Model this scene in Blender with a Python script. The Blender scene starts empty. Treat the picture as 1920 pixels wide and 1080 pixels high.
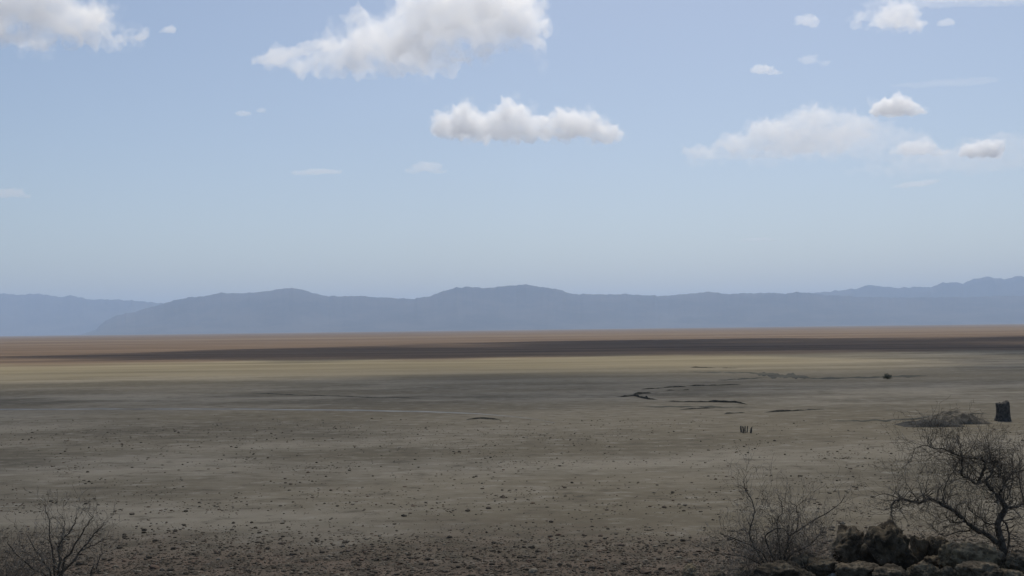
import bpy, bmesh, math, random
import numpy as np
from mathutils import Vector, Matrix, noise as mnoise

scene = bpy.context.scene
C = scene.collection
random.seed(7)
rng = np.random.default_rng(7)
PI = math.pi

# ------------------------------------------------------------------ camera
CAM_H = 12.0                      # viewpoint on a rocky knoll above the dry lake bed
F_PX = 2059.0                     # focal length in photo pixels (1920 wide)
PITCH = math.atan(77.0 / F_PX)
ROLL = math.radians(0.70)
fw = Vector((0, math.cos(PITCH), math.sin(PITCH)))
r0 = Vector((1, 0, 0)); u0 = Vector((0, -math.sin(PITCH), math.cos(PITCH)))
rt = r0 * math.cos(ROLL) - u0 * math.sin(ROLL)
up = r0 * math.sin(ROLL) + u0 * math.cos(ROLL)
cam = bpy.data.cameras.new('camera')
cam.sensor_width = 36.0
cam.lens = 36.0 * F_PX / 1920.0
cam.clip_start = 0.1; cam.clip_end = 200000.0
cam_o = bpy.data.objects.new('camera', cam); C.objects.link(cam_o)
M = Matrix((rt, up, -fw)).transposed().to_4x4(); M.translation = (0, 0, CAM_H)
cam_o.matrix_world = M
scene.camera = cam_o

# ------------------------------------------------------------------ light
SUN_EL = math.radians(56.0)
SUN_AZ = math.radians(14.0)        # measured from +Y (ahead) towards +X (right)
SUN = Vector((math.sin(SUN_AZ) * math.cos(SUN_EL), math.cos(SUN_AZ) * math.cos(SUN_EL), math.sin(SUN_EL)))
world = bpy.data.worlds.new('World'); scene.world = world; world.use_nodes = True
wn = world.node_tree
bg = wn.nodes['Background']
sky = wn.nodes.new('ShaderNodeTexSky'); sky.sky_type = 'NISHITA'; sky.sun_disc = False
sky.sun_elevation = SUN_EL; sky.sun_rotation = SUN_AZ
sky.altitude = 900; sky.air_density = 1.0; sky.dust_density = 3.0; sky.ozone_density = 0.6
wn.links.new(sky.outputs[0], bg.inputs['Color'])
bg.inputs['Strength'].default_value = 0.098
sl = bpy.data.lights.new('sun', 'SUN'); sl.energy = 3.8; sl.angle = math.radians(0.53); sl.color = (1.0, 0.94, 0.83)
so = bpy.data.objects.new('sun', sl); C.objects.link(so)
so.rotation_euler = SUN.to_track_quat('Z', 'Y').to_euler()
so.location = (0, 0, 40)

scene.view_settings.view_transform = 'Standard'
scene.view_settings.look = 'None'
scene.view_settings.exposure = 0.0
scene.view_settings.gamma = 1.0
cy = scene.cycles
cy.max_bounces = 8; cy.diffuse_bounces = 3; cy.glossy_bounces = 2; cy.transmission_bounces = 2
cy.volume_bounces = 7; cy.transparent_max_bounces = 16
cy.use_denoising = True
cy.volume_max_steps = 256; cy.volume_step_rate = 0.6
cy.use_adaptive_sampling = False

# ------------------------------------------------------------------ helpers
def ray(px, py):
    d = fw * F_PX + rt * (px - 960.0) + up * (540.0 - py)
    return d / d.y                # unit forward distance
def at(px, py, y):                # the point at forward distance y seen at that pixel
    d = ray(px, py)
    return Vector((d.x * y, y, CAM_H + d.z * y))
def ground_at(px, py):            # where the pixel meets the flat lake bed
    d = ray(px, py)
    return at(px, py, -CAM_H / d.z)

def sstep(a, b, x):
    t = min(1.0, max(0.0, (x - a) / (b - a)))
    return t * t * (3 - 2 * t)

def tag(o, label=None, cat=None, group=None, kind=None):
    if label: o['label'] = label
    if cat: o['category'] = cat
    if group: o['group'] = group
    if kind: o['kind'] = kind
    return o
def link_mesh(name, me, mat=None, parent=None):
    o = bpy.data.objects.new(name, me); C.objects.link(o)
    if mat is not None and not me.materials: me.materials.append(mat)
    if parent is not None: o.parent = parent
    return o
def empty(name, loc):
    o = bpy.data.objects.new(name, None); C.objects.link(o); o.location = loc
    o.empty_display_size = 0.2
    return o
def mesh_from(name, v, f, smooth=False):
    me = bpy.data.meshes.new(name)
    me.from_pydata(v, [], f); me.update()
    if smooth: me.polygons.foreach_set('use_smooth', [True] * len(me.polygons))
    return me

class NT:
    """small node-tree writer"""
    def __init__(s, name):
        s.mat = bpy.data.materials.new(name); s.mat.use_nodes = True
        s.t = s.mat.node_tree; s.t.nodes.clear()
        s.out = s.t.nodes.new('ShaderNodeOutputMaterial')
    def n(s, typ, **kw):
        nd = s.t.nodes.new('ShaderNode' + typ)
        for k, v in kw.items(): setattr(nd, k, v)
        return nd
    def l(s, a, b): s.t.links.new(a, b)
    def val(s, sock, v):
        if hasattr(v, 'is_output') : s.l(v, sock)
        else: sock.default_value = v
    def noise(s, vec, scale, detail=4, rough=0.55, dist=0.0):
        nd = s.n('TexNoise'); s.l(vec, nd.inputs['Vector'])
        nd.inputs['Scale'].default_value = scale; nd.inputs['Detail'].default_value = detail
        nd.inputs['Roughness'].default_value = rough; nd.inputs['Distortion'].default_value = dist
        return nd.outputs['Fac']
    def maprange(s, x, a, b, c=0.0, d=1.0, smooth=True):
        nd = s.n('MapRange'); nd.interpolation_type = 'SMOOTHSTEP' if smooth else 'LINEAR'
        s.val(nd.inputs['Value'], x)
        nd.inputs['From Min'].default_value = a; nd.inputs['From Max'].default_value = b
        nd.inputs['To Min'].default_value = c; nd.inputs['To Max'].default_value = d
        return nd.outputs['Result']
    def math(s, op, a, b=0.0, c=None):
        nd = s.n('Math'); nd.operation = op
        s.val(nd.inputs[0], a); s.val(nd.inputs[1], b)
        if c is not None: s.val(nd.inputs[2], c)
        return nd.outputs[0]
    def mix(s, fac, a, b, mode='MIX'):
        nd = s.n('MixRGB'); nd.blend_type = mode
        s.val(nd.inputs[0], fac); s.val(nd.inputs[1], a); s.val(nd.inputs[2], b)
        return nd.outputs[0]
    def mapping(s, vec, scale=(1, 1, 1), rot=(0, 0, 0), loc=(0, 0, 0)):
        nd = s.n('Mapping'); s.l(vec, nd.inputs['Vector'])
        nd.inputs['Scale'].default_value = scale; nd.inputs['Rotation'].default_value = rot
        nd.inputs['Location'].default_value = loc
        return nd.outputs[0]
    def bsdf(s, col, rough=0.9, spec=0.2, normal=None):
        b = s.n('BsdfPrincipled')
        s.val(b.inputs['Base Color'], col); s.val(b.inputs['Roughness'], rough)
        b.inputs['Specular IOR Level'].default_value = spec
        if normal is not None: s.l(normal, b.inputs['Normal'])
        s.l(b.outputs[0], s.out.inputs['Surface'])
        return b
    def bump(s, h, strength=0.5, dist=0.1):
        nd = s.n('Bump'); nd.inputs['Strength'].default_value = strength; nd.inputs['Distance'].default_value = dist
        s.l(h, nd.inputs['Height']); return nd.outputs[0]

def rgb(r, g, b): return (r, g, b, 1.0)

# ------------------------------------------------------------------ terrain
_TR = {}
def shoulder_right(x):
    px = min(2150.0, 960 + x / 21.0 * F_PX)
    yc = 1079 - (px - 1330) * 0.066
    return at(px, yc, 21.0).z
def shoulder_left(x):
    px = max(-200.0, 960 + x / 18.0 * F_PX)
    yc = 1090 + (px - 0) * 0.10
    return at(px, yc, 18.0).z
def terrain(x, y, fine=True):
    d = math.hypot(x, y)
    if d > 70.0: return 0.0
    z = 10.4 * (1 - sstep(0, 34, d))
    br = sstep(1.6, 4.8, x)
    if br > 0:
        w = sstep(5, 15, y) * (1 - sstep(20.2, 32, y))
        z += br * w * max(0.0, shoulder_right(x) - z)
    bl = sstep(-4.6, -7.2, x) if x < 0 else 0
    if x < -4.6:
        bl = sstep(6.0, 7.9, -x)
        w = sstep(5, 13, y) * (1 - sstep(16.6, 27, y))
        z += bl * w * max(0.0, shoulder_left(x) - z)
    if fine:
        k = 1 - sstep(45, 70, d)
        kn = sstep(0.3, 4, z)
        z += k * (0.05 * mnoise.noise((x * .35, y * .35, 1.7)) + 0.03 * mnoise.noise((x * 1.3, y * 1.3, 5.1))) \
            + kn * 0.12 * mnoise.noise((x * .7, y * .7, 9.3)) - 0.004 * 0
    return z

# --- materials of the ground
def mat_ground():
    m = NT('lake_bed_mud')
    geo = m.n('NewGeometry'); P = geo.outputs['Position']
    sep = m.n('SeparateXYZ'); m.l(P, sep.inputs[0])
    X, Y, Z = sep.outputs
    flat = m.n('CombineXYZ'); m.l(X, flat.inputs[0]); m.l(Y, flat.inputs[1]); V = flat.outputs[0]
    big = m.noise(m.mapping(V, (0.0045, 0.011, 1)), 1.0, 6, 0.6)
    mid = m.noise(m.mapping(V, (0.022, 0.045, 1), (0, 0, 0.12), (3, 8, 0)), 1.0, 7, 0.62)
    fine = m.noise(m.mapping(V, (0.35, 0.55, 1)), 1.0, 8, 0.7)
    grit = m.noise(V, 5.0, 6, 0.75)
    # grey mud, paler salty patches, darker brown silt
    c = m.mix(m.maprange(mid, 0.38, 0.62), rgb(0.112, 0.096, 0.066), rgb(0.262, 0.230, 0.172))
    c = m.mix(m.maprange(big, 0.40, 0.60, 0.0, 0.75), c, rgb(0.172, 0.142, 0.090))
    c = m.mix(m.maprange(fine, 0.50, 0.70, 0.0, 0.75), c, rgb(0.290, 0.262, 0.205))
    c = m.mix(m.maprange(fine, 0.48, 0.31, 0.0, 0.85), c, rgb(0.086, 0.072, 0.050))
    c = m.mix(m.maprange(grit, 0.58, 0.70, 0.0, 0.7), c, rgb(0.066, 0.056, 0.042))
    # dry yellow grass belt, then the reddish-brown far grassland
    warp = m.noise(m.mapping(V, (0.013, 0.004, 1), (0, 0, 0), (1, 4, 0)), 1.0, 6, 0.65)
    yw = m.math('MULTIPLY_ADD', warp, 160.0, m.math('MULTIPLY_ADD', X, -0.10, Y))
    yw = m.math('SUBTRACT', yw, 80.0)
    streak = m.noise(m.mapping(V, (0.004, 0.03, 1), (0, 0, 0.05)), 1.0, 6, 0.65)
    grass = m.mix(m.maprange(streak, 0.38, 0.62), rgb(0.142, 0.117, 0.067), rgb(0.208, 0.174, 0.106))
    c = m.mix(m.math('MULTIPLY', m.maprange(yw, 200, 390), m.maprange(X, 70, 170, 1.0, .15)), c, grass)
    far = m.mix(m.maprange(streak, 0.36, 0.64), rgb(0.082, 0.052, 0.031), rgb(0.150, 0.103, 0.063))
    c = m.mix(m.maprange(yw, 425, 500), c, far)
    vfar = m.noise(m.mapping(V, (0.0004, 0.0035, 1), (0, 0, 0.02)), 1.0, 4, 0.6)
    c = m.mix(m.maprange(vfar, 0.42, 0.62, 0, 0.8), c, m.mix(m.maprange(yw, 900, 1600), c, rgb(0.185, 0.138, 0.090)))
    # reddish stony ground along the near shore
    shore = m.math('ADD', Y, m.math('MULTIPLY', m.noise(V, 0.08, 5, 0.65), 26.0))
    red = m.mix(m.maprange(m.noise(V, 0.5, 6, 0.7), 0.38, 0.62), rgb(0.070, 0.055, 0.038), rgb(0.155, 0.112, 0.078))
    c = m.mix(m.maprange(shore, 84, 66, 0.0, 0.85), c, red)
    # stony soil of the knoll
    soil = m.mix(m.maprange(grit, 0.35, 0.65), rgb(0.040, 0.034, 0.024), rgb(0.105, 0.086, 0.058))
    c = m.mix(m.maprange(Z, 0.25, 1.6), c, soil)
    h = m.math('ADD', m.math('MULTIPLY', fine, 0.5), m.math('MULTIPLY', grit, 0.25))
    m.bsdf(c, 0.95, 0.12, m.bump(h, 0.55, 0.12))
    return m.mat

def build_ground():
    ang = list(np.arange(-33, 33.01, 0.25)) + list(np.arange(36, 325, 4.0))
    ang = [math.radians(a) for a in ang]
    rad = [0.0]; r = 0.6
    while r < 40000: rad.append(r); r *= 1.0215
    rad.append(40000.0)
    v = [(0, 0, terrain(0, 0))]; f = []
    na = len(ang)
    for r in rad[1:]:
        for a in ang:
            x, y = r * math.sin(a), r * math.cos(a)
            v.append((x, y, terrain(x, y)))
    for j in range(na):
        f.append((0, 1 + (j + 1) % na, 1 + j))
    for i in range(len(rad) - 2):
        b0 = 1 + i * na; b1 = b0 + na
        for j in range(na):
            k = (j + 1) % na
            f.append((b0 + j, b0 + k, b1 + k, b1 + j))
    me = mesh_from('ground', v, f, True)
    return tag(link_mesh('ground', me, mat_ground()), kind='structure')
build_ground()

# ------------------------------------------------------------------ mountains
def mat_mountain():
    m = NT('mountain_scrub')
    geo = m.n('NewGeometry'); P = geo.outputs['Position']
    n1 = m.noise(P, 0.0012, 8, 0.65); n2 = m.noise(P, 0.006, 6, 0.65)
    c = m.mix(m.maprange(n1, 0.4, 0.62), rgb(0.046, 0.045, 0.042), rgb(0.084, 0.076, 0.066))
    c = m.mix(m.maprange(n2, 0.5, 0.7, 0, 0.6), c, rgb(0.105, 0.092, 0.076))
    m.bsdf(c, 0.95, 0.1)
    return m.mat
MOUNT = mat_mountain()

def mountain(name, prof, dist, depth, seed, rough=1.0):
    """prof: skyline as photo pixels; the ridge stands at dist and falls to the plain on both sides"""
    prof = sorted(prof)
    xs = np.array([p[0] for p in prof], float); ys = np.array([p[1] for p in prof], float)
    nx = int((xs[-1] - xs[0]) / 2.0) + 2
    rows = 34
    v = []; f = []
    cols = np.linspace(xs[0], xs[-1], nx)
    for i, px in enumerate(cols):
        py = float(np.interp(px, xs, ys))
        crest = at(px, py, dist)
        hz = crest.z + rough * (dist / 20000) * (9 * mnoise.fractal((px * .05, seed, 0), 1.0, 2.0, 5) + 7 * mnoise.fractal((px * .10, seed, 4), .8, 2.0, 4))
        for j in range(rows):
            t = j / (rows - 1)                       # 0 front foot, 1 back foot
            yy = dist + depth * (t - 0.55)
            dx = crest.x * (yy / dist)
            s = t / 0.55 if t <= 0.55 else (1 - t) / 0.45
            prof_h = s ** 1.25
            g = mnoise.fractal((dx * .0011, yy * .0008, seed * 3.1), 1.0, 2.0, 6)
            gul = abs(mnoise.noise((dx * .0016 + 0.3 * g, yy * .0003, seed * 1.7)))
            h = hz * prof_h * (1 - (1 - s) * (0.55 * gul + 0.30 * g))
            v.append((dx, yy, max(-2.0, h - 3)))
    for i in range(nx - 1):
        for j in range(rows - 1):
            a = i * rows + j
            f.append((a, a + rows, a + rows + 1, a + 1))
    me = mesh_from(name, v, f, True)
    o = link_mesh(name, me, MOUNT)
    return o

mountain_specs = [
    ('mountain_range', 'hazy blue ridge on the far left, lower slopes behind the long range', 25500, 6000, 3,
     [(-900, 600), (-600, 566), (-350, 556), (-120, 560), (0, 549), (30, 551), (70, 550), (95, 553), (118, 556), (132, 552), (150, 557), (170, 561),
      (215, 560), (250, 563), (300, 567), (370, 577), (450, 590), (560, 612), (640, 622)]),
    ('mountain_range', 'long blue mountain range with two broad summits behind the plain', 18500, 5200, 5,
     [(150, 628), (180, 617), (200, 600), (220, 590), (250, 584), (300, 570), (330, 562), (356, 555), (370, 557), (395, 551), (415, 548), (450, 549), (480, 547),
      (505, 544), (528, 540), (548, 539), (566, 542), (590, 549), (605, 553), (640, 555), (672, 553), (700, 556), (750, 559), (790, 558),
      (810, 553), (830, 545), (855, 538), (880, 536), (910, 539), (940, 536), (960, 534), (985, 532), (1010, 536), (1040, 540), (1065, 548),
      (1080, 550), (1130, 551), (1180, 551), (1240, 554), (1300, 549), (1330, 546), (1360, 550), (1440, 548), (1470, 549), (1510, 547), (1550, 552),
      (1620, 556), (1700, 557), (1800, 556), (1920, 553), (2100, 556), (2300, 552), (2600, 560), (2800, 590)]),
    ('mountain_range', 'paler high ridge rising behind the range at the far right', 23500, 5200, 8,
     [(1250, 600), (1340, 575), (1420, 560), (1480, 552), (1520, 549), (1560, 545), (1600, 541), (1625, 534), (1650, 535), (1675, 539), (1720, 537), (1745, 537),
      (1765, 530), (1785, 528), (1805, 530), (1825, 522), (1850, 518), (1870, 520), (1885, 522), (1905, 517), (1930, 519), (2000, 512), (2100, 522), (2250, 515), (2450, 540), (2700, 585)]),
]
for nm, lab, dist, depth, seed, prof in mountain_specs:
    tag(mountain(nm, prof, dist, depth, seed, 2.0), lab, kind='structure')

# ------------------------------------------------------------------ air
def box_mesh(name, lo, hi):
    bm = bmesh.new()
    bmesh.ops.create_cube(bm, size=1.0)
    for w in bm.verts:
        w.co = Vector([lo[k] + (w.co[k] + .5) * (hi[k] - lo[k]) for k in range(3)])
    me = bpy.data.meshes.new(name); bm.to_mesh(me); bm.free()
    return me
hm = NT('haze_air')
hv = hm.n('VolumePrincipled')
hv.inputs['Color'].default_value = rgb(0.53, 0.712, 1.0)
hv.inputs['Density'].default_value = 5.0e-5
hv.inputs['Anisotropy'].default_value = 0.2
hm.l(hv.outputs[0], hm.out.inputs['Volume'])
haze = link_mesh('haze', box_mesh('haze', (-41000, -41000, -3), (41000, 41000, 1180)), hm.mat)
tag(haze, 'thin pale blue haze over the plain and mountains', kind='stuff')

# ------------------------------------------------------------------ clouds
def mat_cloud(name, dens, cell, lo, hi, aniso=0.5):
    m = NT(name)
    geo = m.n('NewGeometry')
    n = m.noise(geo.outputs['Position'], 1.0 / cell, 5, 0.65)
    d = m.maprange(n, lo, hi, 0.12, 1.0)
    v = m.n('VolumePrincipled')
    v.inputs['Color'].default_value = rgb(1, 1, 1)
    v.inputs['Anisotropy'].default_value = aniso
    m.l(m.math('MULTIPLY', d, dens), v.inputs['Density'])
    m.l(v.outputs[0], m.out.inputs['Volume'])
    return m.mat

def voxel_union(me, voxel):
    o = bpy.data.objects.new('tmp_cloud', me); C.objects.link(o)
    md = o.modifiers.new('r', 'REMESH'); md.mode = 'VOXEL'; md.voxel_size = voxel
    dg = bpy.context.evaluated_depsgraph_get()
    me2 = bpy.data.meshes.new_from_object(o.evaluated_get(dg))
    bpy.data.objects.remove(o); bpy.data.meshes.remove(me)
    me2.name = 'cloud'
    return me2
def remeshed(balls, voxel, amp, cell, seed, floor=None):
    """union of puffs (centre, radii), lumpy surface, flattened below the condensation level"""
    bm = bmesh.new()
    for c, rr in balls:
        mt = Matrix.Translation(c) @ Matrix.Diagonal((rr[0], rr[1], rr[2], 1))
        bmesh.ops.create_icosphere(bm, subdivisions=2, radius=1.0, matrix=mt)
    me = bpy.data.meshes.new('cloud'); bm.to_mesh(me); bm.free()
    me2 = voxel_union(me, voxel)
    n = len(me2.vertices)
    co = np.empty(n * 3, 'f'); me2.vertices.foreach_get('co', co); co = co.reshape(-1, 3)
    no = np.empty(n * 3, 'f'); me2.vertices.foreach_get('normal', no); no = no.reshape(-1, 3)
    disp = np.empty(n, 'f')
    for i in range(n):
        p = co[i] / cell
        disp[i] = mnoise.turbulence((p[0] + seed, p[1], p[2]), 5, False, noise_basis='BLENDER', amplitude_scale=.68, frequency_scale=2.1) - 0.55
    co = co + no * (disp * amp)[:, None]
    if floor is not None:
        z = co[:, 2]; co[:, 2] = np.where(z < floor, floor + (z - floor) * .22, z)
    me2.vertices.foreach_set('co', co.ravel()); me2.update()
    me2 = voxel_union(me2, voxel)
    me2.polygons.foreach_set('use_smooth', [True] * len(me2.polygons))
    return me2

CLOUD_BASE = 1500.0
def cloud(label, blobs, base_py, tau, wisp=0.5, seed=0, group='clouds in the sky', sub=7, base=CLOUD_BASE, flat=True):
    """blobs: puffs (cx, cy, rx, ry) as seen; the cloud's distance follows from the height of its base"""
    rs = random.Random(seed)
    bx = sum(b[0] for b in blobs) / len(blobs)
    d = ray(bx, base_py)
    D = (base - CAM_H) / d.z
    k = D / F_PX
    balls = []
    hmax = 0
    for cx, cy_, rx, ry in blobs:
        c = at(cx, cy_, D)
        RX, RY = rx * k, ry * k
        hmax = max(hmax, RY)
        balls.append((c, (RX * 1.0, min(RX, RY * 1.4) * .95, RY * 1.0)))
        for _ in range(sub):
            a = rs.uniform(0, 2 * PI); q = rs.uniform(0.55, 0.95)
            off = Vector((math.cos(a) * q * RX, rs.uniform(-.8, .8) * min(RX, RY * 1.4), math.sin(a) * q * RY))
            s = rs.uniform(.18, .42)
            if off.z < -0.5 * RY and flat: s *= 0.6
            rr = s * min(RX, RY * 1.6)
            balls.append((c + off, (rr * rs.uniform(1, 1.5), rr, rr * rs.uniform(.7, 1))))
    org = at(bx, base_py, D)
    balls = [(c - org, r) for c, r in balls]
    voxel = max(2.4 * k, hmax * 0.045)
    me = remeshed(balls, voxel, hmax * 0.38, hmax * 0.62, seed * 3.7, hmax * .12 if flat else None)
    mat = mat_cloud('cloud_vapour', 1.35 * tau / (2 * hmax), hmax * 0.5, 0.5 - wisp * .45, 0.5 + wisp * .25)
    o = link_mesh('cloud', me, mat); o.location = org
    tag(o, label, 'cloud', group)
    if tau >= 1.0:                                   # thin torn vapour around the denser body
        thin = []
        for c, r in balls:
            f_ = rs.uniform(1.05, 1.3)
            thin.append((c + Vector((rs.gauss(0, .12) * r[0], 0, rs.gauss(0, .10) * r[2])), (r[0] * f_, r[1] * f_, r[2] * f_)))
        me = remeshed(thin, voxel * 1.15, hmax * 0.55, hmax * 0.6, seed * 3.7 + 9, hmax * .02 if flat else None)
        sk = link_mesh('vapour_fringe', me, mat_cloud('cloud_fringe', .75 / (2 * hmax), hmax * .38, .42, .68)); sk.parent = o
    return o

cloud('large white cloud cut by the upper left corner of the sky',
      [(40, 25, 95, 45), (120, 35, 90, 45), (60, 70, 60, 32), (165, 45, 55, 42), (205, 75, 45, 18), (-60, 30, 90, 60), (20, -40, 150, 60), (265, 70, 22, 14)], 105, 2.2, .8, 11)
cloud('tiny white cloud scrap right of the large upper left cloud', [(318, 56, 16, 9), (300, 60, 8, 4)], 68, .7, .8, 12, sub=4)
cloud('largest white cloud at the top centre with a grey core',
      [(640, 112, 110, 34), (555, 116, 62, 26), (520, 108, 34, 12), (640, 88, 60, 26), (740, 85, 110, 58), (820, 45, 95, 62), (900, 25, 105, 66), (975, 50, 58, 44), (760, 125, 115, 24), (850, 110, 50, 28), (930, 82, 80, 26), (1002, 60, 34, 28), (1022, 52, 22, 17), (1012, 78, 18, 12), (880, -30, 120, 40)], 150, 2.1, .85, 13)
cloud('white cumulus cloud with three humps in the centre of the sky',
      [(850, 235, 50, 34), (865, 215, 38, 24), (955, 220, 48, 34), (940, 245, 110, 22), (1075, 232, 55, 32), (1130, 250, 44, 24), (1000, 248, 165, 24), (910, 236, 60, 30), (1015, 236, 50, 22)], 276, 2.9, .65, 14)
cloud('long ragged bank of thin white cloud at the right',
      [(1310, 285, 40, 16), (1380, 270, 45, 22), (1450, 245, 55, 30), (1530, 222, 70, 26), (1560, 250, 75, 26), (1500, 275, 110, 22), (1420, 292, 90, 12), (1600, 232, 50, 22)], 300, 1.05, .9, 15)
cloud('small domed cloud with a grey flat base above the ragged bank', [(1680, 200, 48, 22), (1655, 205, 30, 17), (1715, 208, 26, 13)], 221, 3.0, .6, 16)
cloud('small round grey cloud nearest the right edge of the sky', [(1845, 280, 36, 21), (1822, 285, 22, 14), (1865, 284, 20, 16)], 300, 3.0, .6, 17)
cloud('faint low cloud left of the small round grey cloud', [(1720, 278, 46, 17), (1760, 286, 26, 9), (1690, 285, 26, 9)], 296, 1.1, .8, 18)
cloud('bright broken cloud near the top right of the sky', [(1685, 32, 44, 26), (1655, 42, 24, 18), (1712, 45, 26, 16), (1672, 15, 22, 14)], 64, 1.1, .9, 19)
cloud('thin upright wisp left of the bright broken cloud', [(1605, 45, 14, 14), (1614, 30, 12, 12)], 62, .45, .9, 20, sub=5)
cloud('small pale cloud scrap right of the bright broken cloud', [(1775, 42, 20, 9), (1765, 44, 10, 7)], 54, .5, .9, 21, sub=4)
cloud('small cloud puff high up between the top cloud and the broken cloud', [(1510, 38, 24, 13), (1525, 45, 14, 10)], 58, .6, .9, 22, sub=4)
cloud('small white cloud alone above the ragged bank', [(1430, 130, 28, 11), (1450, 136, 20, 7)], 146, .8, .8, 23, sub=4)
cloud('faint torn cloud puff right of the small lone white cloud', [(1515, 112, 20, 11), (1548, 118, 14, 7)], 126, .35, .9, 24, sub=4)
cloud('tiny faint cloud far to the left below the top cloud', [(455, 213, 20, 7), (490, 207, 13, 6)], 221, .45, .9, 25, sub=4)
cloud('low thin flat cloud left of centre', [(595, 322, 46, 8), (570, 325, 34, 6), (620, 323, 30, 6)], 332, .6, .8, 26, sub=4)
cloud('low faint cloud below the three humped cloud', [(800, 313, 34, 13), (780, 320, 28, 8), (820, 322, 22, 7)], 328, .55, .9, 27, sub=4)
cloud('pale low cloud at the left edge of the sky', [(15, 362, 36, 11), (45, 367, 20, 6), (-20, 362, 30, 12)], 374, .7, .8, 28, sub=4)
cloud('faint thin cloud streak low on the right', [(1720, 345, 36, 7), (1745, 340, 22, 6), (1690, 350, 24, 5)], 355, .6, .9, 29, sub=4)
cloud('faintest flat cloud streak low above the mountains', [(1425, 449, 44, 5), (1400, 451, 30, 3)], 456, .5, .9, 30, sub=3)
cloud('long thin cloud streak at the upper right', [(1790, 155, 80, 9), (1720, 160, 60, 7), (1840, 150, 40, 8)], 168, .16, .9, 31, sub=4)
cloud('flat cloud band along the top right edge of the sky', [(1800, -4, 110, 9), (1700, -6, 80, 7), (1890, -3, 60, 8)], 6, .45, .9, 32, sub=4)

cloud('wide thin veil of cloud spread under the ragged bank', [(1480, 285, 200, 26), (1600, 265, 170, 38), (1400, 300, 130, 14), (1680, 290, 150, 22)], 316, .42, .9, 33, flat=False)
cloud('faint hazy veil of cloud low beside the right edge', [(1830, 300, 170, 30), (1700, 318, 130, 16), (1900, 270, 120, 26)], 332, .36, .9, 34, flat=False)
cloud('thin torn veil trailing left of the largest cloud', [(505, 112, 40, 13), (545, 98, 50, 13), (600, 85, 50, 14)], 128, .7, .9, 35, flat=False)
cloud('thin veil along the top right corner of the sky', [(1720, 6, 120, 14), (1850, 4, 120, 12), (1640, 30, 50, 14)], 48, .25, .9, 36, flat=False)

# clouds overhead, out of the picture: they shade the near flats and the band before the far grassland
def overhead(label, spots, seed, alt, thick, tau, cellamp=90):
    """spots: (x, y, rx, ry) of the shade wanted on the ground; the cloud hangs towards the sun"""
    k = alt / SUN.z
    balls = []
    rs = random.Random(seed)
    for sp in spots:
        x, y, rx, ry = sp[:4]; tk = thick * (sp[4] if len(sp) > 4 else 1)
        c = Vector((x, y, 0)) + SUN * k
        balls.append((c, (rx, ry, tk)))
        if tk < thick: continue
        for _ in range(5):
            a = rs.uniform(0, 2 * PI)
            rr = rs.uniform(.25, .45) * min(rx, ry)
            balls.append((c + Vector((math.cos(a) * rx * .8, math.sin(a) * ry * .8, rs.uniform(0, .5) * thick)), (rr * 1.5, rr, rr * .7)))
    org = balls[0][0]
    me = remeshed([(c - org, r) for c, r in balls], 22.0, cellamp * .5, cellamp * 1.6, seed)
    m = NT('cloud_vapour')
    v = m.n('VolumePrincipled'); v.inputs['Color'].default_value = rgb(1, 1, 1)
    v.inputs['Density'].default_value = tau / (2 * thick); v.inputs['Anisotropy'].default_value = 0.4
    m.l(v.outputs[0], m.out.inputs['Volume'])
    o = link_mesh('cloud', me, m.mat); o.location = org
    return tag(o, label, 'cloud', 'clouds overhead')
overhead('broad cumulus overhead shading the near mud flat', [(-150, 10, 420, 330), (250, 20, 450, 400), (-420, 30, 300, 300), (520, 270, 400, 280), (60, 160, 260, 190), (-120, 250, 420, 160, .4), (160, 280, 300, 120, .35)], 41, 1500, 120, 1.08)
overhead('long cloud overhead shading the band before the far grassland', [(150, 740, 320, 340), (500, 680, 400, 380), (-70, 700, 190, 270), (900, 670, 420, 400), (-190, 610, 130, 130, .6), (290, 440, 230, 190), (480, 420, 230, 200), (20, 590, 240, 180), (-110, 565, 150, 120)], 42, 1500, 90, 3.8, 130)
overhead('thin ragged cloud overhead shading the flat around the hollow', [(180, 250, 190, 85), (380, 260, 260, 120), (-20, 225, 200, 70, .6), (-200, 205, 170, 60, .4), (60, 265, 200, 60, .55)], 43, 1500, 60, 0.9)

# ------------------------------------------------------------------ the flat: track, banks, mound
def mat_simple(name, a, b, scale, rough=0.95, bump=0.4, dist=0.05, detail=6, c3=None):
    m = NT(name)
    geo = m.n('NewGeometry'); P = geo.outputs['Position']
    n = m.noise(P, scale, detail, 0.65)
    c = m.mix(m.maprange(n, 0.36, 0.64), rgb(*a), rgb(*b))
    if c3:
        c = m.mix(m.maprange(m.noise(P, scale * 0.35, 4, 0.6), 0.52, 0.66), c, rgb(*c3))
    m.bsdf(c, rough, 0.15, m.bump(m.noise(P, scale * 2.2, 6, 0.7), bump, dist))
    return m.mat
DARK_MUD = mat_simple('wet_dark_mud', (0.042, 0.039, 0.030), (0.105, 0.095, 0.068), 1.5)
PALE_DUST = mat_simple('pale_dust', (0.200, 0.200, 0.190), (0.290, 0.285, 0.265), 0.25, c3=(0.165, 0.158, 0.140))

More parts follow.
